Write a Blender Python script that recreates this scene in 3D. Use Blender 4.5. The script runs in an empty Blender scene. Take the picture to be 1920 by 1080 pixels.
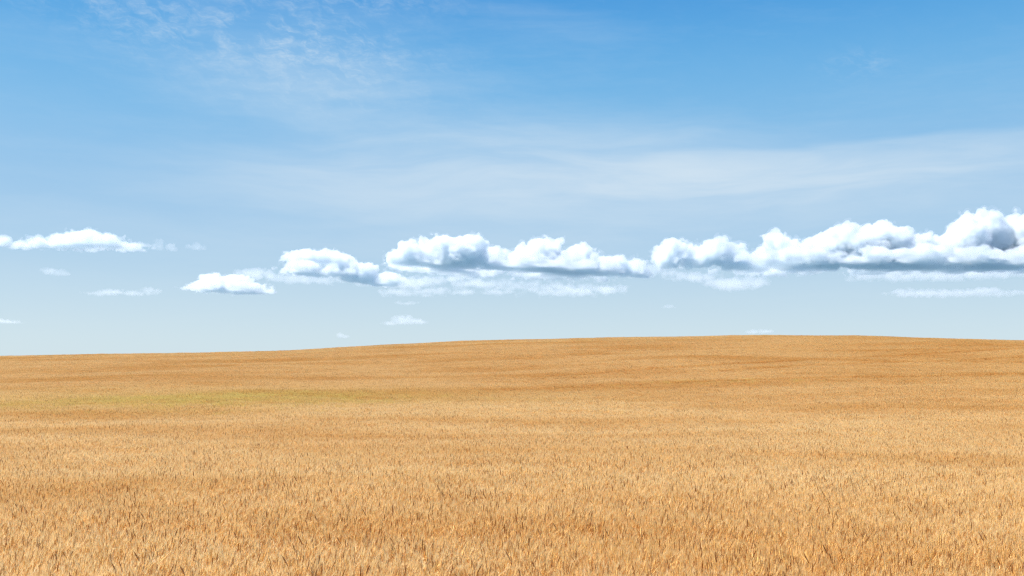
import bpy, math, random
import numpy as np

# ------------------------------------------------------------------ camera, sky, sun
scene = bpy.context.scene
C = scene.collection
F = 1867.0            # focal length in photo pixels
EYE_ROW = 690.0       # photo row of the eye-level horizon
PITCH = math.atan((EYE_ROW - 540.0) / F)

cam_d = bpy.data.cameras.new("camera")
cam_d.sensor_width = 36.0
cam_d.lens = 36.0 * F / 1920.0
cam_d.clip_start = 0.1
cam_d.clip_end = 120000.0
cam = bpy.data.objects.new("camera", cam_d)
C.objects.link(cam)
cam.location = (0, 0, 0)
cam.rotation_euler = (math.radians(90) + PITCH, 0, 0)
scene.camera = cam

SUN_EL = math.radians(56)
SUN_AZ = math.radians(-90)   # clockwise from the view direction (+Y); negative is to the left
sun_d = bpy.data.lights.new("sun", "SUN")
sun_d.energy = 4.4
sun_d.angle = math.radians(0.53)
sun_d.color = (1.0, 0.965, 0.905)
sun = bpy.data.objects.new("sun", sun_d)
C.objects.link(sun)
sun.rotation_euler = (math.radians(90) - SUN_EL, 0, -SUN_AZ + math.pi)
sun.location = (-40, -20, 60)

scene.view_settings.view_transform = 'Standard'
scene.view_settings.look = 'None'
scene.view_settings.exposure = 0.86
scene.view_settings.gamma = 1.0
cy = scene.cycles
cy.max_bounces = 24
cy.diffuse_bounces = 8
cy.glossy_bounces = 2
cy.transmission_bounces = 8
cy.transparent_max_bounces = 12
cy.volume_bounces = 22
cy.use_denoising = True
cy.denoising_prefilter = 'NONE'
cy.pixel_filter_type = 'BLACKMAN_HARRIS'
cy.filter_width = 1.25
cy.caustics_reflective = False
cy.caustics_refractive = False

world = bpy.data.worlds.new("World")
scene.world = world
world.use_nodes = True


class NT:
    """small helper for building node trees"""
    def __init__(self, tree):
        self.t = tree
        tree.nodes.clear()

    def n(self, kind, **kw):
        nd = self.t.nodes.new(kind)
        for k, v in kw.items():
            setattr(nd, k, v)
        return nd

    def put(self, sock, v):
        if v is None:
            return
        if isinstance(v, bpy.types.NodeSocket):
            self.t.links.new(v, sock)
        else:
            sock.default_value = v

    def m(self, op, a=None, b=None, c=None, clamp=False):
        nd = self.n('ShaderNodeMath', operation=op, use_clamp=clamp)
        for i, v in enumerate((a, b, c)):
            self.put(nd.inputs[i], v)
        return nd.outputs[0]

    def xyz(self, x=0.0, y=0.0, z=0.0):
        nd = self.n('ShaderNodeCombineXYZ')
        for i, v in enumerate((x, y, z)):
            self.put(nd.inputs[i], v)
        return nd.outputs[0]

    def noise(self, vec, scale, detail=4.0, rough=0.55, dist=0.0):
        nd = self.n('ShaderNodeTexNoise')
        self.put(nd.inputs['Vector'], vec)
        nd.inputs['Scale'].default_value = scale
        nd.inputs['Detail'].default_value = detail
        nd.inputs['Roughness'].default_value = rough
        nd.inputs['Distortion'].default_value = dist
        return nd.outputs['Fac']

    def rng(self, v, a, b, c=0.0, d=1.0, smooth=True):
        nd = self.n('ShaderNodeMapRange', interpolation_type='SMOOTHSTEP' if smooth else 'LINEAR')
        self.put(nd.inputs['Value'], v)
        for k, x in zip(('From Min', 'From Max', 'To Min', 'To Max'), (a, b, c, d)):
            nd.inputs[k].default_value = x
        return nd.outputs['Result']

    def mix(self, fac, a, b, blend='MIX'):
        nd = self.n('ShaderNodeMix', data_type='RGBA', blend_type=blend)
        nd.clamp_factor = True
        self.put(nd.inputs[0], fac)
        self.put(nd.inputs[6], a)
        self.put(nd.inputs[7], b)
        return nd.outputs[2]

    def ramp(self, v, stops):
        nd = self.n('ShaderNodeValToRGB')
        cr = nd.color_ramp
        cr.interpolation = 'B_SPLINE'
        while len(cr.elements) < len(stops):
            cr.elements.new(0.5)
        for e, (p, c) in zip(cr.elements, stops):
            e.position = p
            e.color = (*c, 1.0)
        self.put(nd.inputs[0], v)
        return nd.outputs[0]


def lin(r, g, b):
    return tuple(((v / 255.0) / 12.92 if v / 255.0 <= 0.04045 else ((v / 255.0 + 0.055) / 1.055) ** 2.4) for v in (r, g, b))


def build_world():
    w = NT(world.node_tree)
    out = w.n('ShaderNodeOutputWorld')
    bg = w.n('ShaderNodeBackground')
    bg.inputs['Strength'].default_value = 0.12
    w.t.links.new(bg.outputs[0], out.inputs[0])
    sky = w.n('ShaderNodeTexSky', sky_type='NISHITA')
    sky.sun_disc = False
    sky.sun_elevation = SUN_EL
    sky.sun_rotation = SUN_AZ
    sky.altitude = 300
    sky.air_density = 1.0
    sky.dust_density = 0.6
    sky.ozone_density = 2.2
    tc = w.n('ShaderNodeTexCoord')
    sep = w.n('ShaderNodeSeparateXYZ')
    w.t.links.new(tc.outputs['Generated'], sep.inputs[0])
    X, Y, Z = sep.outputs
    az = w.m('MULTIPLY', w.m('ARCTAN2', X, Y), 180 / math.pi)       # degrees right of +Y
    el = w.m('MULTIPLY', w.m('ARCSINE', Z), 180 / math.pi)          # degrees above the horizon
    # moist summer air: the clear sky pales towards the horizon
    k = 1.0 / (0.12 * 2 ** 0.86)

    def cc(r, g, b):
        return lin(r, g, b)
    grad = w.ramp(w.m('DIVIDE', el, 40.0, clamp=True), [
        (0.0, cc(203, 223, 233)), (0.07, cc(198, 219, 232)), (0.16, cc(170, 203, 229)), (0.27, cc(148, 193, 229)),
        (0.38, cc(118, 184, 229)), (0.50, cc(72, 160, 223)), (0.62, cc(30, 122, 206)), (1.0, cc(28, 96, 185))])
    grad = w.mix(1.0, grad, (k, k, k, 1), 'MULTIPLY')
    base = w.mix(0.92, sky.outputs[0], grad)
    # high thin cloud, drawn out in long streaks across the sky
    pv = w.xyz(w.m('MULTIPLY', az, 0.35), w.m('MULTIPLY', el, 1.0), 3.1)
    warp = w.noise(pv, 0.22, 3, 0.5)
    elw = w.m('ADD', el, w.m('MULTIPLY', w.m('SUBTRACT', warp, 0.5), 2.5))

    def blob(ca, ce, ra, re, tilt=0.0, useel=None):
        e_ = useel or elw
        t = math.radians(tilt)
        dx = w.m('SUBTRACT', az, ca)
        dy = w.m('SUBTRACT', e_, ce)
        u = w.m('ADD', w.m('MULTIPLY', dx, math.cos(t) / ra), w.m('MULTIPLY', dy, math.sin(t) / ra))
        v = w.m('ADD', w.m('MULTIPLY', dx, -math.sin(t) / re), w.m('MULTIPLY', dy, math.cos(t) / re))
        q = w.m('ADD', w.m('MULTIPLY', u, u), w.m('MULTIPLY', v, v))
        return w.m('POWER', math.e, w.m('MULTIPLY', q, -1.0))

    st = w.noise(w.xyz(w.m('MULTIPLY', az, 0.10), w.m('MULTIPLY', elw, 0.75), 7.7), 1.0, 5, 0.55, 0.3)
    st2 = w.noise(w.xyz(w.m('MULTIPLY', az, 0.03), w.m('MULTIPLY', elw, 0.3), 1.7), 1.0, 3, 0.5, 0.2)
    fib = w.noise(w.xyz(w.m('MULTIPLY', w.m('ADD', az, w.m('MULTIPLY', el, 0.6)), 0.55), w.m('MULTIPLY', el, 3.2), 2.0), 1.0, 6, 0.62, 0.4)
    # broad veil: a long lens across the middle, a flat streak to its right, a dim patch upper left
    lens = w.rng(blob(-1.5, 11.4, 20, 3.0, 3), 0.18, 0.85)
    edge = w.rng(w.m('SUBTRACT', w.m('ADD', elw, w.m('MULTIPLY', az, -0.012)), 11.9), -0.1, 0.55, 1.0, 0.0)
    streak = w.m('MULTIPLY', blob(18, 10.6, 17, 1.9, 1.5), edge)
    veil = w.m('ADD', w.m('MULTIPLY', lens, 0.30), w.m('MULTIPLY', streak, 0.46))
    veil = w.m('ADD', veil, w.m('MULTIPLY', blob(-11, 15.8, 9, 3.4, -6), 0.24))
    veil = w.m('ADD', veil, w.m('MULTIPLY', blob(2, 19.3, 6, 1.6, -10), 0.08))
    veil = w.m('ADD', veil, w.m('MULTIPLY', blob(6, 8.0, 30, 1.6, 2), 0.16))
    veil = w.m('MULTIPLY', veil, w.rng(st, 0.3, 0.7, 0.72, 1.2))
    veil = w.m('ADD', veil, w.m('MULTIPLY', w.m('SUBTRACT', st, 0.5), 0.16))
    veil = w.m('ADD', veil, w.m('MULTIPLY', w.m('SUBTRACT', st2, 0.5), 0.14))
    veil = w.m('ADD', veil, w.m('MULTIPLY', w.m('SUBTRACT', fib, 0.5), 0.07), clamp=True)
    # rippled bank of small cloudlets, upper left
    wob = w.m('MULTIPLY', w.m('SUBTRACT', w.noise(w.xyz(w.m('MULTIPLY', az, 0.8), w.m('MULTIPLY', el, 0.8), 9.0), 1.0, 3, 0.5), 0.5), 1.6)
    ra_ = w.m('ADD', w.m('ADD', w.m('MULTIPLY', az, 0.50), w.m('MULTIPLY', el, 1.05)), wob)
    rb_ = w.m('ADD', w.m('MULTIPLY', az, -0.25), w.m('MULTIPLY', el, 0.55))
    rip = w.noise(w.xyz(w.m('MULTIPLY', ra_, 1.45), w.m('MULTIPLY', rb_, 1.5), 5.5), 1.0, 5, 0.62, 0.15)
    rip = w.rng(rip, 0.38, 0.72)
    fil = w.rng(w.noise(w.xyz(w.m('MULTIPLY', az, 2.2), w.m('MULTIPLY', el, 6.5), 0.0), 1.0, 5, 0.68, 0.5), 0.28, 0.72, 0.45, 1.15)
    bank = w.m('ADD', blob(-11.6, 18.0, 6.2, 1.5, -7, el), w.m('MULTIPLY', blob(-22, 18.7, 6.0, 1.4, -8, el), 0.6))
    bank = w.m('ADD', bank, w.m('MULTIPLY', blob(19.4, 16.3, 1.6, 0.6, 0, el), 0.55))
    bank = w.m('ADD', bank, w.m('MULTIPLY', blob(-13, 15.6, 7, 1.5, -6, el), 0.35))
    bank = w.m('ADD', bank, w.m('MULTIPLY', blob(-10, 20.6, 6, 1.0, 0, el), 0.6))
    bank = w.m('ADD', bank, 0.03)
    rip = w.m('MULTIPLY', w.m('MULTIPLY', rip, fil), w.m('MULTIPLY', bank, 0.44))
    cov = w.m('ADD', veil, w.m('MULTIPLY', rip, w.m('SUBTRACT', 1.0, veil)), clamp=True)
    col = w.mix(cov, base, tuple(v * k for v in lin(222, 235, 244)) + (1.0,))
    w.t.links.new(col, bg.inputs['Color'])


build_world()


# ------------------------------------------------------------------ helpers
def mesh_from(name, verts, faces_idx, face_len, mats, mat_idx=None, smooth=False):
    """verts (n,3); faces_idx flat; face_len per face"""
    me = bpy.data.meshes.new(name)
    me.vertices.add(len(verts))
    me.vertices.foreach_set('co', np.asarray(verts, np.float32).ravel())
    me.loops.add(len(faces_idx))
    me.loops.foreach_set('vertex_index', np.asarray(faces_idx, np.int32))
    me.polygons.add(len(face_len))
    ls = np.concatenate([[0], np.cumsum(face_len)[:-1]]).astype(np.int32)
    me.polygons.foreach_set('loop_start', ls)
    me.polygons.foreach_set('loop_total', np.asarray(face_len, np.int32))
    for m in mats:
        me.materials.append(m)
    if mat_idx is not None:
        me.polygons.foreach_set('material_index', np.asarray(mat_idx, np.int32))
    me.polygons.foreach_set('use_smooth', np.full(len(face_len), smooth))
    me.update(calc_edges=True)
    return me


# ------------------------------------------------------------------ the land
CROP = 0.82      # mean height of the crop above the soil
_prof_y = np.array([-400, -60, 0, 9.7, 19.8, 28, 40, 55, 80, 110, 140, 165, 190, 230, 300, 500, 1200, 6000.])
_prof_z = np.array([-2.4, -2.2, -1.86, -1.98, -2.20, -2.36, -2.36, -1.96, -0.95, 0.95, 3.25, 4.55, 4.75, 3.6, 0.2, -9, -16, -30.])


def _pchip(xk, yk):
    h = np.diff(xk); d = np.diff(yk) / h
    m = np.zeros(len(xk))
    for i in range(1, len(xk) - 1):
        m[i] = (d[i - 1] * h[i] + d[i] * h[i - 1]) / (h[i] + h[i - 1])
    m[0] = d[0]; m[-1] = d[-1]

    def f(x):
        x = np.clip(x, xk[0], xk[-1])
        i = np.clip(np.searchsorted(xk, x) - 1, 0, len(xk) - 2)
        t = (x - xk[i]) / h[i]
        return ((2*t**3-3*t**2+1)*yk[i] + (t**3-2*t**2+t)*h[i]*m[i] + (-2*t**3+3*t**2)*yk[i+1] + (t**3-t**2)*h[i]*m[i+1])
    return f


_prof = _pchip(_prof_y, _prof_z)
# how far the ridge stands above (or below) the middle profile, by x, at the ridge
_lat = _pchip(np.array([-6000, -400, -160, -85, -60, -42, -20, 0, 20, 34, 57, 85, 130, 400, 6000.]),
              np.array([-3.6, -3.6, -3.3, -2.72, -2.35, -1.85, -0.85, -0.05, 0.5, 0.65, 0.55, -0.1, -1.2, -3.2, -3.2]))


def crop_top(x, y):
    """height of the top of the crop"""
    k = np.clip((y - 35) / 130.0, 0, 1)
    k = k * k * (3 - 2 * k)
    z = _prof(y) + _lat(x) * k
    z = z + 0.10 * np.sin(x * 0.11 + y * 0.05 + 0.6) * np.clip(y / 60, 0, 1) + 0.05 * np.sin(x * 0.29 - y * 0.21)
    return z


def ground_z(x, y):
    return crop_top(x, y) - CROP


def axis(lim, fine, step, mx):
    a = list(np.arange(-fine, fine + step, step)); s = step
    while a[-1] < mx:
        s *= 1.25; a.append(a[-1] + s)
    while a[0] > -mx:
        s = s
        break
    b = [-v for v in a if v > fine]
    return np.array(sorted(b + a))


gx = axis(0, 140, 2.0, 9000)
gy = list(np.arange(-40, 260, 2.0)); s = 2.0
while gy[-1] < 9000:
    s *= 1.25; gy.append(gy[-1] + s)
s = 2.0
while gy[0] > -400:
    s *= 1.4; gy.insert(0, gy[0] - s)
gy = np.array(gy)
GX, GY = np.meshgrid(gx, gy)
GZ = ground_z(GX, GY)
nx_, ny_ = len(gx), len(gy)
gv = np.stack([GX.ravel(), GY.ravel(), GZ.ravel()], 1)
ii = (np.arange(ny_ - 1)[:, None] * nx_ + np.arange(nx_ - 1)[None, :]).ravel()
gf = np.stack([ii, ii + 1, ii + nx_ + 1, ii + nx_], 1)

ms = bpy.data.materials.new("straw_soil"); ms.use_nodes = True
w = NT(ms.node_tree)
out = w.n('ShaderNodeOutputMaterial'); bs = w.n('ShaderNodeBsdfPrincipled')
w.t.links.new(bs.outputs[0], out.inputs[0])
tc = w.n('ShaderNodeTexCoord')
n1 = w.noise(tc.outputs['Object'], 9.0, 8, 0.7); n2 = w.noise(tc.outputs['Object'], 0.25, 4, 0.5)
c = w.mix(w.rng(n1, 0.3, 0.7), (0.20, 0.12, 0.05, 1), (0.46, 0.29, 0.11, 1))
c = w.mix(w.rng(n2, 0.3, 0.7), c, w.mix(0.3, c, (0.5, 0.30, 0.10, 1)))
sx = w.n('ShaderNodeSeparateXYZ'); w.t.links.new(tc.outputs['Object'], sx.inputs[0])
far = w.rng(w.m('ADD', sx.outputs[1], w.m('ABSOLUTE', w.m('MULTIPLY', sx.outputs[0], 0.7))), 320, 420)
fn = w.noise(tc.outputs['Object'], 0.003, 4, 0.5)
c = w.mix(far, c, w.mix(w.rng(fn, 0.42, 0.58), (0.05, 0.14, 0.20, 1), (0.10, 0.21, 0.28, 1)))   # unseen far land tinted blue to bounce blue fill onto cloud bases
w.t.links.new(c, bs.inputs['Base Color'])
bs.inputs['Roughness'].default_value = 0.95
bp = w.n('ShaderNodeBump'); bp.inputs['Distance'].default_value = 0.05
w.t.links.new(n1, bp.inputs['Height']); w.t.links.new(bp.outputs[0], bs.inputs['Normal'])
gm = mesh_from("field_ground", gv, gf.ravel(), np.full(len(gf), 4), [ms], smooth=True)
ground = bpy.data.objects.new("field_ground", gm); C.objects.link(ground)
ground['kind'] = 'structure'


# ------------------------------------------------------------------ wheat
def wheat_mat(name, dark, light, trans, rough, spec=0.3, patch=True):
    m = bpy.data.materials.new(name); m.use_nodes = True
    w = NT(m.node_tree)
    out = w.n('ShaderNodeOutputMaterial')
    at = w.n('ShaderNodeAttribute', attribute_name='tint')
    oi = w.n('ShaderNodeObjectInfo')
    geo = w.n('ShaderNodeNewGeometry')
    v = w.m('ADD', at.outputs['Fac'], w.m('MULTIPLY', w.m('SUBTRACT', oi.outputs['Random'], 0.5), 0.32), clamp=True)
    c = w.mix(v, (*dark, 1), (*light, 1))
    if patch:
        # ripeness varies over the field in long patches and drill-wide streaks
        sp = w.n('ShaderNodeSeparateXYZ'); w.t.links.new(geo.outputs['Position'], sp.inputs[0])
        n = w.noise(w.xyz(w.m('MULTIPLY', sp.outputs[0], 0.35), sp.outputs[1], 0.0), 0.11, 5, 0.6, 0.4)
        c = w.mix(w.rng(n, 0.40, 0.66), c, w.mix(1.0, c, (0.92, 0.80, 0.60, 1), 'MULTIPLY'))
        # the crop on the rise, and towards the right, is more russet
        e = w.m('ADD', w.rng(sp.outputs[1], 40, 85, 0.0, 0.62), w.rng(sp.outputs[0], 2, 60, 0.0, 0.25), clamp=True)
        e = w.m('ADD', e, w.rng(w.m('DIVIDE', sp.outputs[0], w.m('MAXIMUM', sp.outputs[1], 5.0)), 0.1, 0.6, 0.0, 0.35), clamp=True)
        c = w.mix(e, c, w.mix(1.0, c, (0.93, 0.84, 0.68, 1), 'MULTIPLY'))
        # the damp hollow stays a little greener for longer
        dx = w.m('DIVIDE', w.m('ADD', sp.outputs[0], 20.0), 19.0)
        dy = w.m('DIVIDE', w.m('SUBTRACT', sp.outputs[1], 61.0), 11.0)
        q = w.m('POWER', math.e, w.m('MULTIPLY', w.m('ADD', w.m('MULTIPLY', dx, dx), w.m('MULTIPLY', dy, dy)), -1.0))
        q = w.m('MULTIPLY', q, w.rng(n, 0.3, 0.6, 0.3, 1.0))
        c = w.mix(w.m('MULTIPLY', q, 0.5), c, w.mix(1.0, c, (0.88, 0.90, 0.50, 1), 'MULTIPLY'))
    d = w.n('ShaderNodeBsdfPrincipled')
    w.t.links.new(c, d.inputs['Base Color'])
    d.inputs['Roughness'].default_value = rough
    d.inputs['Specular IOR Level'].default_value = spec
    t = w.n('ShaderNodeBsdfTranslucent'); w.t.links.new(c, t.inputs['Color'])
    mx = w.n('ShaderNodeMixShader'); mx.inputs[0].default_value = trans
    w.t.links.new(d.outputs[0], mx.inputs[1]); w.t.links.new(t.outputs[0], mx.inputs[2])
    w.t.links.new(mx.outputs[0], out.inputs[0])
    return m


M_EAR = wheat_mat("ripe_ear", (0.38, 0.17, 0.048), (0.93, 0.655, 0.24), 0.15, 0.6)
M_AWN = wheat_mat("ripe_awn", (0.92, 0.675, 0.29), (0.98, 0.835, 0.50), 0.45, 0.45, 0.5)
M_STR = wheat_mat("ripe_straw", (0.88, 0.62, 0.24), (0.97, 0.82, 0.46), 0.32, 0.40, 0.6)
G_EAR = wheat_mat("green_ear", (0.48, 0.31, 0.05), (0.84, 0.64, 0.17), 0.15, 0.6, patch=False)
G_AWN = wheat_mat("green_awn", (0.82, 0.63, 0.19), (0.90, 0.76, 0.30), 0.45, 0.5, patch=False)
G_STR = wheat_mat("green_straw", (0.46, 0.42, 0.08), (0.80, 0.68, 0.22), 0.30, 0.5, patch=False)


def clump_mesh(name, seed, mats, n=52, rad=0.38):
    R = random.Random(seed)
    V, FI, FL, MI, TI = [], [], [], [], []

    def tube(path, radii, k, mi, tint, flat=1.0, rot=0.0):
        b = len(V)
        for j, (p, r) in enumerate(zip(path, radii)):
            for q in range(k):
                a = 2 * math.pi * q / k + rot
                V.append((p[0] + r * math.cos(a), p[1] + r * flat * math.sin(a), p[2]))
        for j in range(len(path) - 1):
            for q in range(k):
                q2 = (q + 1) % k
                FI.extend((b + j*k + q, b + j*k + q2, b + (j+1)*k + q2, b + (j+1)*k + q))
                FL.append(4); MI.append(mi); TI.append(tint)

    pd = R.choice((0.04, 0.08, 0.12, 0.18, 0.28))      # some tufts carry more dark ears than others
    for i in range(n):
        r = rad * math.sqrt(R.random()); a = R.random() * 2 * math.pi
        x0, y0 = r * math.cos(a), r * math.sin(a)
        short = R.random() < 0.12
        H = R.gauss(0.74, 0.04) - (0.12 * R.random() if short else 0)
        la = R.gauss(-0.4, 1.3)                 # lean direction: a light breeze towards +x
        lean = abs(R.gauss(0.0, 0.16)) + 0.04
        dx, dy = math.cos(la) * lean, math.sin(la) * lean
        base_t = min(1, max(0, R.gauss(0.5, 0.24)))
        # stalk
        dark = R.random() < pd
        if dark:
            H += R.uniform(0.01, 0.055)
        P = []
        for t in (0.0, 0.45, 0.75, 1.0):
            P.append((x0 + dx * H * t * t, y0 + dy * H * t * t, H * t * (1 - 0.25 * lean * t)))
        tube(P, (0.0022, 0.002, 0.0017, 0.0014), 3, 2, base_t)
        # ear, carried on in the direction of the stalk and nodding a little
        L = R.uniform(0.08, 0.125)
        nod = R.uniform(0.2, 1.0) if R.random() < 0.72 else R.uniform(1.2, 2.6)
        ex, ey = dx * 2 * nod + R.gauss(0, .12), dy * 2 * nod + R.gauss(0, .12)
        ez = 1.0 if nod < 1.2 else R.uniform(0.1, 0.9)
        ln = math.sqrt(ex*ex + ey*ey + ez*ez); ex, ey, ez = ex/ln, ey/ln, ez/ln
        top = P[-1]
        if dark:
            L *= 1.15
        steps = 8
        path, rr = [], []
        wdt = R.uniform(0.0066, 0.009)
        for j in range(steps + 1):
            t = j / steps
            sag = -0.10 * L * t * t * (1 - ez)
            path.append((top[0] + ex*L*t, top[1] + ey*L*t, top[2] + ez*L*t + sag))
            prof = math.sin(math.pi * min(1, 0.12 + t * 0.86)) ** 0.5
            rr.append(wdt * prof * (1.12 if j % 2 else 0.78))
        et = R.uniform(0, 0.25) if dark else R.uniform(0.66, 1.0)
        tube(path, rr, 4, 0, et, 0.7, R.random() * 3)
        # awns: fine bristles fanning up and out of the ear
        for q in range(18):
            t = R.uniform(0.05, 1.0)
            p = (top[0] + ex*L*t, top[1] + ey*L*t, top[2] + ez*L*t)
            aw = R.uniform(0.055, 0.10)
            sx, sy, sz = ex + R.gauss(0, .24), ey + R.gauss(0, .24), ez + R.gauss(0, .08)
            l2 = math.sqrt(sx*sx + sy*sy + sz*sz)
            e = (p[0] + sx/l2*aw, p[1] + sy/l2*aw, p[2] + sz/l2*aw)
            b = len(V); an = R.random() * 3.14; wv = 0.0018
            V.append((p[0] + wv*math.cos(an), p[1] + wv*math.sin(an), p[2]))
            V.append((p[0] - wv*math.cos(an), p[1] - wv*math.sin(an), p[2]))
            V.append(e)
            FI.extend((b, b+1, b+2)); FL.append(3); MI.append(1); TI.append(min(1, max(0, R.gauss(0.5, .3))))
        # dry leaves
        for q in range(1 if R.random() < 0.75 else 2):
            t0 = R.uniform(0.55, 0.92)
            bx, by, bz = x0 + dx*H*t0*t0, y0 + dy*H*t0*t0, H*t0
            an = R.random() * 2 * math.pi; LL = R.uniform(0.10, 0.24); ww = R.uniform(0.0025, 0.0055)
            up = R.uniform(0.3, 1.1); tw = R.uniform(-1, 1)
            b = len(V)
            for j in range(5):
                t = j / 4
                rr_ = LL * t * 0.7
                px_, py_, pz_ = bx + math.cos(an)*rr_, by + math.sin(an)*rr_, bz + LL*(up*t - (up + 0.45)*t*t)
                hw = ww * (1 - t*t) + 0.0003
                c1 = an + math.pi/2 + tw * t
                V.append((px_ + hw*math.cos(c1), py_ + hw*math.sin(c1), pz_ + hw*0.5*tw))
                V.append((px_ - hw*math.cos(c1), py_ - hw*math.sin(c1), pz_ - hw*0.5*tw))
            lt = min(1, max(0, R.gauss(0.65, .3)))
            for j in range(4):
                FI.extend((b+2*j, b+2*j+1, b+2*j+3, b+2*j+2)); FL.append(4); MI.append(2); TI.append(lt)
    me = mesh_from(name, V, FI, FL, mats, MI, smooth=False)
    at = me.attributes.new('tint', 'FLOAT', 'FACE')
    at.data.foreach_set('value', np.array(TI, np.float32))
    return me


def vnoise(x, y, seed):
    """cheap smooth value noise for placing things"""
    rs = np.random.RandomState(seed); T = rs.rand(256, 256)
    xi = np.floor(x).astype(int); yi = np.floor(y).astype(int); fx = x - xi; fy = y - yi
    fx = fx*fx*(3-2*fx); fy = fy*fy*(3-2*fy)
    g = lambda a, b: T[a % 256, b % 256]
    return (g(xi, yi)*(1-fx)+g(xi+1, yi)*fx)*(1-fy) + (g(xi, yi+1)*(1-fx)+g(xi+1, yi+1)*fx)*fy


rs = np.random.RandomState(11)
SP = 0.36
px = []
xs = np.arange(-165, 165, SP); ys = np.arange(-3, 205, SP)
PX, PY = np.meshgrid(xs, ys)
PX = PX.ravel(); PY = PY.ravel()
keep = np.abs(PX) < 0.62 * np.maximum(PY, 0) + 7.0
PX, PY = PX[keep], PY[keep]
PX = PX + rs.uniform(-.19, .19, len(PX)); PY = PY + rs.uniform(-.19, .19, len(PY))
clear = np.hypot(PX, PY) > 1.9
PX, PY = PX[clear], PY[clear]
# wheel tracks left by the sprayer: pairs of narrow gaps running across the rise
# each is a polyline (x, y) in metres on the ground
TRACKS = [[(2, 84), (14, 93), (32, 104), (60, 122), (95, 140)],
          [(18, 88), (40, 101), (70, 116), (110, 134)],
          [(-2, 70), (14, 76), (30, 80), (60, 88)]]
gap = np.zeros(len(PX))
for T_ in TRACKS:
    for (ax, ay), (bx, by) in zip(T_[:-1], T_[1:]):
        vx, vy = bx-ax, by-ay; L2 = vx*vx + vy*vy
        t = np.clip(((PX-ax)*vx + (PY-ay)*vy)/L2, 0, 1)
        d0 = np.hypot(PX-ax-vx*t, PY-ay-vy*t)
        gap = np.maximum(gap, np.clip(1.3 - d0/0.9, 0, 1))
gap *= 0.35 + 0.65 * (vnoise(PX*0.12, PY*0.12, 5) > 0.42)
PZ = ground_z(PX, PY)
SC = 1.0 + 0.05 * (vnoise(PX*0.25, PY*0.5, 3) - 0.5) * 2 + 0.055 * (vnoise(PX*0.9, PY*0.9, 4) - 0.5) * 2 + rs.normal(0, 0.018, len(PX))
SC = SC * (1 - 0.62 * gap)
ROT = rs.uniform(-0.6, 0.6, len(PX))
VAR = rs.randint(0, 24, len(PX))
# the green patch in the hollow
gmask = np.exp(-(((PX + 15.5) / 6.5) ** 2 + ((PY - 59.5 - (PX + 15) * 0.1) / 5.0) ** 2) * 1.0) * 0.72
gmask += 0.50 * np.exp(-(((PX + 21) / 9) ** 2 + ((PY - 57) / 5.0) ** 2))
gmask += 0.25 * np.exp(-(((PX - 16) / 5) ** 2 + ((PY - 76) / 1.6) ** 2))
gmask *= 0.35 + 1.1 * vnoise(PX*0.5, PY*0.35, 8)
isg = rs.rand(len(PX)) < gmask


def scatter(name, sel, mats, nvar, seed, label):
    lib = bpy.data.collections.new(name + "_sources")       # instance sources, not linked to the scene
    for v in range(nvar):
        o = bpy.data.objects.new("%s_tuft_%02d" % (name, v), clump_mesh(name + "_tuft", seed + v, mats))
        lib.objects.link(o)
    me = bpy.data.meshes.new(name)
    n = int(sel.sum())
    me.vertices.add(n)
    me.vertices.foreach_set('co', np.stack([PX[sel], PY[sel], PZ[sel]], 1).astype(np.float32).ravel())
    for an, arr, ty in (('s', SC[sel], 'FLOAT'), ('r', ROT[sel], 'FLOAT')):
        a = me.attributes.new(an, ty, 'POINT'); a.data.foreach_set('value', arr.astype(np.float32))
    a = me.attributes.new('v', 'INT', 'POINT'); a.data.foreach_set('value', (VAR[sel] % nvar).astype(np.int32))
    for m in mats:
        me.materials.append(m)
    ob = bpy.data.objects.new(name, me); C.objects.link(ob)
    ob['kind'] = 'stuff'; ob['label'] = label
    ng = bpy.data.node_groups.new(name + "_scatter", 'GeometryNodeTree')
    ng.interface.new_socket('Geometry', in_out='INPUT', socket_type='NodeSocketGeometry')
    ng.interface.new_socket('Geometry', in_out='OUTPUT', socket_type='NodeSocketGeometry')
    N = ng.nodes; Lk = ng.links.new
    gi = N.new('NodeGroupInput'); go = N.new('NodeGroupOutput')
    m2p = N.new('GeometryNodeMeshToPoints')
    Lk(gi.outputs[0], m2p.inputs[0])
    ci = N.new('GeometryNodeCollectionInfo'); ci.inputs['Collection'].default_value = lib
    ci.inputs['Separate Children'].default_value = True; ci.inputs['Reset Children'].default_value = True
    iop = N.new('GeometryNodeInstanceOnPoints')
    Lk(m2p.outputs[0], iop.inputs['Points']); Lk(ci.outputs[0], iop.inputs['Instance'])
    iop.inputs['Pick Instance'].default_value = True

    def attr(nm, ty):
        a = N.new('GeometryNodeInputNamedAttribute'); a.data_type = ty; a.inputs['Name'].default_value = nm
        return a.outputs['Attribute']
    Lk(attr('v', 'INT'), iop.inputs['Instance Index'])
    cr = N.new('ShaderNodeCombineXYZ'); Lk(attr('r', 'FLOAT'), cr.inputs[2]); Lk(cr.outputs[0], iop.inputs['Rotation'])
    Lk(attr('s', 'FLOAT'), iop.inputs['Scale'])
    Lk(iop.outputs[0], go.inputs[0])
    md = ob.modifiers.new("scatter", 'NODES'); md.node_group = ng
    return ob


wheat = scatter("ripe_wheat", ~isg, [M_EAR, M_AWN, M_STR], 24, 100, "ripe golden bearded wheat covering the whole rising field")
wheat['category'] = 'wheat'
gw = scatter("green_wheat", isg, [G_EAR, G_AWN, G_STR], 6, 300, "patch of greener unripe wheat in the hollow at left of the field")
gw['category'] = 'wheat'
print("wheat tufts", len(PX), int(isg.sum()))


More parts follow.
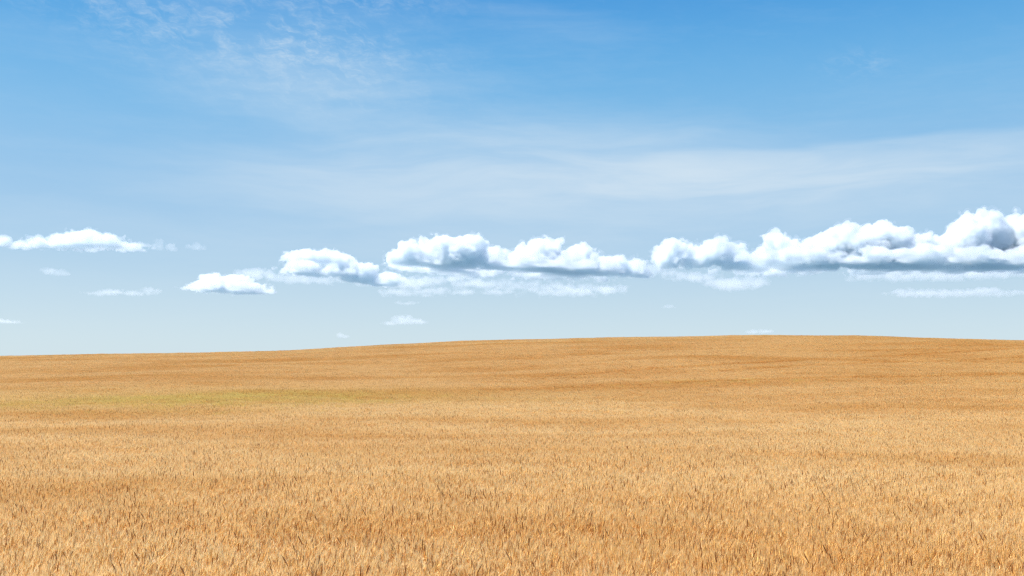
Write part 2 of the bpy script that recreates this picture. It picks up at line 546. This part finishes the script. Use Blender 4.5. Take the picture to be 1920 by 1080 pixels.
# ------------------------------------------------------------------ clouds
def vol_mat(name, dens, aniso=0.3, col=(0.962, 0.981, 0.996)):
    m = bpy.data.materials.new(name); m.use_nodes = True
    w = NT(m.node_tree)
    out = w.n('ShaderNodeOutputMaterial')
    v = w.n('ShaderNodeVolumeScatter')
    v.inputs['Color'].default_value = (*col, 1)     # single scattering albedo, with the absorption below
    v.inputs['Density'].default_value = dens
    v.inputs['Anisotropy'].default_value = aniso
    ab = w.n('ShaderNodeVolumeAbsorption')
    ab.inputs['Color'].default_value = (*col, 1); ab.inputs['Density'].default_value = dens
    ad = w.n('ShaderNodeAddShader')
    w.t.links.new(v.outputs[0], ad.inputs[0]); w.t.links.new(ab.outputs[0], ad.inputs[1])
    w.t.links.new(ad.outputs[0], out.inputs['Volume'])
    return m


def lattice(shape, cell, h, rs):
    """smooth value noise over a grid of spacing h, feature size cell (metres)"""
    out = rs.rand(*[int(n * h / cell) + 4 for n in shape]).astype(np.float32)
    for ax, n in enumerate(shape):
        p = (np.arange(n) * h / cell + rs.rand()).astype(np.float32)
        i = p.astype(int); f = p - i; f = f*f*(3-2*f)
        sh = [1, 1, 1]; sh[ax] = n
        f = f.reshape(sh)
        out = np.take(out, i, ax) * (1 - f) + np.take(out, i + 1, ax) * f
    return out * 2 - 1


def billow(P, cell, rs):
    """inverted cellular noise: rounded lobes, 0..1"""
    x, y, z = P
    S = 32
    J = rs.rand(S, S, S, 3).astype(np.float32)
    q = [a / cell for a in (x, y, z)]
    iq = [np.floor(a).astype(np.int32) for a in q]
    best = np.full(np.broadcast(*q).shape, 9.0, np.float32)
    for ox in (-1, 0, 1):
        for oy in (-1, 0, 1):
            for oz in (-1, 0, 1):
                a, b, c = iq[0] + ox, iq[1] + oy, iq[2] + oz
                j = J[a % S, b % S, c % S]
                d = (a + j[..., 0] - q[0])**2 + (b + j[..., 1] - q[1])**2 + (c + j[..., 2] - q[2])**2
                np.minimum(best, d, out=best)
    return 1.22 - 1.15 * best


def surface_nets(vals, org, h):
    """closed quad mesh of the zero level of vals; h = spacing per axis"""
    s = vals > 0
    nx, ny, nz = vals.shape
    acc = np.zeros((nx-1, ny-1, nz-1, 3), np.float32); cnt = np.zeros((nx-1, ny-1, nz-1), np.float32)
    cor = [(i, j, k) for i in (0, 1) for j in (0, 1) for k in (0, 1)]

    def sub(a, c):
        return a[c[0]:nx-1+c[0], c[1]:ny-1+c[1], c[2]:nz-1+c[2]]
    for a in cor:
        for ax in range(3):
            if a[ax] == 1:
                continue
            b = list(a); b[ax] = 1
            va, vb = sub(vals, a), sub(vals, b)
            cr = sub(s, a) != sub(s, b)
            t = np.where(cr, va / np.where(cr, va - vb, 1), 0)
            for d in range(3):
                acc[..., d] += np.where(cr, a[d] + (t if d == ax else 0), 0)
            cnt += cr
    act = cnt > 0
    idx = np.full(act.shape, -1, np.int32); idx[act] = np.arange(act.sum())
    I = np.argwhere(act)
    v = (I + acc[act] / cnt[act][:, None]) * np.array(h) + np.array(org)
    quads = []
    for ax in range(3):
        o1, o2 = [(1, 2), (2, 0), (0, 1)][ax]
        sl0 = [slice(None)]*3; sl1 = [slice(None)]*3
        sl0[ax] = slice(0, -1); sl1[ax] = slice(1, None)
        ch = s[tuple(sl0)] != s[tuple(sl1)]
        E = np.argwhere(ch)
        E = E[(E[:, o1] > 0) & (E[:, o2] > 0) & (E[:, o1] < vals.shape[o1]-1) & (E[:, o2] < vals.shape[o2]-1)]
        flip = s[tuple(E.T)]

        def g(d1, d2):
            e = E.copy(); e[:, o1] -= d1; e[:, o2] -= d2
            return idx[tuple(e.T)]
        q = np.stack([g(1, 1), g(0, 1), g(0, 0), g(1, 0)], 1)
        q[~flip] = q[~flip][:, ::-1]
        quads.append(q)
    return v, np.concatenate(quads)


ALT = EYE_ROW


def cloud(name, label, D, blobs, bottom, seed, h=8.5, amp=1.0, dens=(0.017, 0.026), inset=26.0, base_soft=10.0, group=None, depth=1.25, tilt=0.075, slope=0.0, fringe=0.0020):
    """blobs: (photo column, photo row, half width px, half height px[, offset in depth m]) at distance D.
    bottom: photo row of the far edge of the flat base."""
    k = D / F
    rs = np.random.RandomState(seed)
    B = []
    for b in blobs:
        off = b[4] if len(b) > 4 else rs.uniform(-1, 1) * b[2] * k * 0.5
        B.append(((b[0]-960)*k, D + off, (EYE_ROW-b[1])*k, b[2]*k, max(b[2]*0.75, b[3]*0.9)*k*depth, b[3]*k*0.95))
    B = np.array(B)
    pad = 60 * amp + 3*h
    lo = (B[:, :3] - B[:, 3:]).min(0) - pad; hi = (B[:, :3] + B[:, 3:]).max(0) + pad
    zb = (EYE_ROW - bottom) * k * (1 + 0.35 * (hi[1]-lo[1]) / D)
    lo[2] = zb - 30 * amp - 2*h
    hs = np.array([h, h*1.5, h])
    n = np.ceil((hi-lo)/hs).astype(int) + 1
    ax = [lo[d] + hs[d]*np.arange(n[d]) for d in range(3)]
    X, Y, Z = np.meshgrid(*[a.astype(np.float32) for a in ax], indexing='ij')
    # gentle warping so that no lobe is a clean ellipsoid
    wx = lattice(n, 260*amp, h, rs) * 55 * amp; wz = lattice(n, 200*amp, h, rs) * 26 * amp
    d = np.full(X.shape, -1e9, np.float32)
    for cx, cy_, cz, rx, ry, rz in B:
        q = np.sqrt(((X+wx-cx)/rx)**2 + ((Y-cy_)/ry)**2 + ((Z+wz-cz)/rz)**2)
        e = (1-q) * min(rx, ry, rz)
        t = 18 * amp
        # smooth union
        hh = np.clip(0.5 + 0.5*(e-d)/t, 0, 1)
        d = np.where(d < -1e8, e, d*(1-hh) + e*hh + t*hh*(1-hh))
    P0 = (X-lo[0]+wx, Y-lo[1], Z-lo[2]+wz)
    near = (d > -130*amp)
    bl = np.zeros_like(d)
    Pn = tuple(a[near] for a in P0)
    tot = (billow(Pn, 230*amp, rs)-0.90)*110*amp + (billow(Pn, 105*amp, rs)-0.90)*66*amp + (billow(Pn, 52*amp, rs)-0.90)*36*amp
    bl[near] = tot
    d = d + bl + lattice(n, 22*max(amp, .5), h, rs)*10*amp + lattice(n, 38*amp, h, rs)*12*amp + lattice(n, 75*amp, h, rs)*14*amp
    # flat base at the condensation level
    bz = (Z - zb) - tilt * (hi[1] - Y) + slope * (X - (lo[0] + hi[0]) / 2) + (lattice(n, 160*amp, h, rs)*1.0 + lattice(n, 50*amp, h, rs)*.5) * base_soft * amp
    d = np.minimum(d, bz)
    for a_ in range(3):
        sl = [slice(None)]*3
        for e_ in (0, -1):
            sl[a_] = e_; d[tuple(sl)] = -10
    V1, Q1 = surface_nets(d, lo, hs)
    mats = [vol_mat(name + "_wisp", dens[0], col=(0.958, 0.966, 0.970))]
    verts, quads, mi = [V1], [Q1], [np.zeros(len(Q1), int)]
    if fringe:
        # thin ragged vapour torn off round the outside
        dn = np.minimum(d + 13*amp + lattice(n, 60*amp, h, rs)*17*amp + lattice(n, 26*max(amp, .6), h, rs)*14*amp, bz + 18*amp)
        for a_ in range(3):
            sl = [slice(None)]*3
            for e_ in (0, -1):
                sl[a_] = e_; dn[tuple(sl)] = -10
        V3, Q3 = surface_nets(np.where(near, dn, -10), lo, hs)
        mats.append(vol_mat(name + "_fringe", fringe, col=(0.95, 0.965, 0.98)))
        verts.append(V3); quads.append(Q3 + len(V1)); mi.append(np.ones(len(Q3), int))
    if dens[1] > 0 and (d > inset).any():
        V2, Q2 = surface_nets(d - inset, lo, hs)
        mats.append(vol_mat(name + "_core", dens[1], col=(0.936, 0.970, 0.987)))  # blue airlight over the shaded depths, put into the core colour
        verts.append(V2); quads.append(Q2 + sum(len(v) for v in verts[:-1])); mi.append(np.full(len(Q2), len(mats) - 1))
    V = np.concatenate(verts); Q = np.concatenate(quads)
    cen = np.array([V[:, 0].mean(), V[:, 1].mean(), zb])
    me = mesh_from(name, V - cen, Q.ravel(), np.full(len(Q), 4), mats, np.concatenate(mi))
    o = bpy.data.objects.new(name, me); C.objects.link(o)
    o.location = cen
    o['label'] = label; o['category'] = 'cloud'
    if group:
        o['group'] = group
    print(name, n, len(Q))
    return o


G1 = "cumulus clouds in a row above the hill"
G2 = "small cloud wisps low in the sky"
cloud("cumulus_cloud", "largest central cumulus, two domed white heaps on a blue-grey base", 9000, [
    (770, 492, 42, 34), (812, 476, 48, 31), (860, 475, 56, 33), (905, 490, 44, 32), (945, 506, 42, 22), (988, 492, 36, 32),
    (1025, 484, 50, 34), (1075, 492, 52, 32), (1120, 503, 50, 22), (1160, 508, 40, 20), (1190, 512, 26, 18),
    (850, 505, 90, 22), (1040, 510, 120, 20), (760, 510, 40, 22)], 526, 1, slope=0.055, group=G1)
cloud("cumulus_cloud", "middle-sized cumulus adjoining the left end of the largest central cloud", 9300, [
    (550, 492, 26, 20), (575, 492, 30, 20), (610, 490, 34, 22), (645, 498, 36, 24), (680, 515, 34, 22), (715, 530, 36, 16), (600, 508, 60, 12)],
    534, 2, amp=0.7, slope=0.13, group=G1)
cloud("cumulus_cloud", "long right-hand cumulus, rising in heaps to the right edge of the sky", 8600, [
    (1250, 482, 28, 26), (1290, 474, 40, 20), (1340, 476, 42, 22), (1390, 482, 46, 22), (1440, 492, 44, 16), (1472, 462, 34, 26),
    (1515, 474, 44, 28), (1560, 468, 46, 34), (1600, 458, 46, 38), (1645, 452, 50, 40), (1690, 460, 46, 34), (1730, 474, 44, 28),
    (1775, 468, 44, 30), (1815, 448, 44, 44), (1860, 440, 50, 46), (1905, 442, 46, 44), (1950, 455, 44, 40), (1990, 470, 40, 30),
    (1500, 495, 110, 18), (1700, 495, 130, 20), (1880, 490, 90, 20)], 522, 3, group=G1)
cloud("cumulus_cloud", "small grey-based cumulus left of the central clouds, lowest of the row", 9800, [
    (372, 536, 20, 12), (400, 530, 30, 16), (435, 530, 34, 17), (465, 542, 28, 14), (490, 552, 20, 8), (430, 542, 60, 10)], 557, 4, h=9, amp=0.5, inset=20, group=G1)
cloud("cumulus_cloud", "long low cumulus at the far left edge of the sky", 9600, [
    (-10, 455, 28, 12), (25, 460, 22, 10), (60, 455, 24, 13), (110, 450, 34, 18), (150, 446, 38, 18), (190, 452, 36, 16), (225, 462, 34, 10),
    (262, 467, 24, 6), (150, 460, 70, 8)], 474, 5, h=9, amp=0.5, inset=20, dens=(0.006, 0.022), group=G1)
cloud("cloud_wisp", "ragged flat white layer beneath the largest central cumulus", 12500, [
    (760, 551, 40, 7), (820, 550, 36, 5), (875, 549, 26, 4), (940, 550, 44, 5), (1010, 552, 30, 4), (1070, 548, 46, 6), (1135, 543, 30, 4)],
    557, 6, h=13, amp=0.78, dens=(0.0014, 0.0022), inset=22, fringe=0.0010, group=G2)
cloud("cloud_wisp", "broken white layer tucked against the base of the largest central cumulus", 10800, [
    (700, 528, 30, 10), (740, 532, 34, 13), (785, 528, 34, 9), (850, 524, 26, 5), (905, 533, 34, 5), (985, 538, 34, 5), (1060, 541, 36, 4), (1120, 540, 26, 4)],
    548, 21, h=10, amp=0.72, dens=(0.0014, 0.0022), inset=18, slope=0.02, fringe=0.0010, group=G2)
cloud("cloud_wisp", "ragged white scud under the left half of the long right-hand cumulus", 11500, [
    (1340, 530, 24, 9), (1375, 533, 34, 13), (1410, 530, 28, 12), (1300, 518, 40, 6), (1260, 512, 20, 5)], 549, 7, h=11, amp=0.52, dens=(0.0014, 0.0022), fringe=0.0010, group=G2)
cloud("cloud_wisp", "pale flat bank of cloud under the right end of the long cumulus", 11800, [
    (1660, 516, 50, 10), (1730, 514, 60, 14), (1800, 514, 60, 12), (1870, 514, 60, 12), (1930, 512, 50, 12)], 527, 8, h=13, amp=0.78, dens=(0.0014, 0.0022), fringe=0.0010, group=G2)
cloud("cloud_wisp", "thin white streak lowest on the right, parallel to the cumulus base", 13500, [
    (1690, 548, 26, 5), (1730, 551, 40, 7), (1780, 553, 44, 8), (1830, 550, 40, 8), (1880, 553, 36, 6)], 560, 9, h=13, amp=0.52, dens=(0.0014, 0.0022), fringe=0.0010, group=G2)
cloud("cloud_wisp", "pale veil joining the small grey-based cumulus to the next cloud", 10500, [
    (470, 512, 28, 9), (505, 520, 34, 8), (545, 523, 40, 7), (590, 527, 40, 6)], 534, 10, h=10, amp=0.52, dens=(0.0014, 0.0022), fringe=0.0010, group=G2)
cloud("cloud_wisp", "ragged wisp filling the gap between the central and right cumulus", 9400, [
    (1195, 495, 18, 12), (1215, 508, 26, 14), (1240, 500, 26, 16)], 530, 11, h=10, amp=0.52, dens=(0.0014, 0.0022), fringe=0.0010, group=G2)
cloud("cloud_wisp", "tiny round puff below the long low cloud at far left", 10500, [
    (92, 510, 14, 8), (108, 512, 13, 7)], 519, 12, h=9, amp=0.39, dens=(0.0014, 0.0022), fringe=0.0010, group=G2)
cloud("cloud_wisp", "thin flat streak left of the small grey-based cumulus", 12000, [
    (180, 552, 22, 4), (215, 549, 24, 6), (245, 550, 22, 5), (277, 547, 16, 7)], 556, 13, h=10, amp=0.39, dens=(0.0014, 0.0022), fringe=0.0010, group=G2)
cloud("cloud_wisp", "faint wisp trailing right of the long low cloud at far left", 10000, [
    (293, 458, 12, 9), (310, 463, 14, 7), (363, 461, 13, 5)], 472, 14, h=9, amp=0.39, dens=(0.0014, 0.0022), fringe=0.0010, group=G2)
cloud("cloud_wisp", "small bright puff low over the hill in the middle of the sky", 15500, [
    (735, 606, 16, 5), (757, 602, 18, 10), (778, 606, 18, 7)], 611, 15, h=13, amp=0.59, dens=(0.0014, 0.0022), fringe=0.0010, group=G2)
cloud("cloud_wisp", "little flat puff between the small low puff and the central cumulus", 13500, [
    (752, 569, 12, 4), (770, 569, 14, 4)], 573, 16, h=11, amp=0.39, dens=(0.0014, 0.0022), fringe=0.0010, group=G2)
cloud("cloud_wisp", "tiny upright puff just above the rising skyline left of centre", 17000, [
    (638, 630, 8, 6), (644, 632, 10, 4)], 635, 17, h=12, amp=0.39, dens=(0.0014, 0.0022), fringe=0.0010, group=G2)
cloud("cloud_wisp", "flat white puff touching the crest of the hill at right", 18000, [
    (1415, 623, 14, 4), (1432, 622, 14, 5)], 627, 18, h=14, amp=0.45, dens=(0.0014, 0.0022), fringe=0.0010, group=G2)
cloud("cloud_wisp", "faint speck of cloud alone above the hill right of centre", 14500, [
    (1252, 576, 8, 4), (1258, 575, 8, 4)], 580, 19, h=10, amp=0.39, dens=(0.0014, 0.0022), fringe=0.0010, group=G2)
cloud("cloud_wisp", "small low puff cut by the left edge of the photo", 15500, [
    (-5, 602, 18, 5), (12, 604, 20, 4)], 608, 20, h=12, amp=0.45, dens=(0.0014, 0.0022), fringe=0.0010, group=G2)
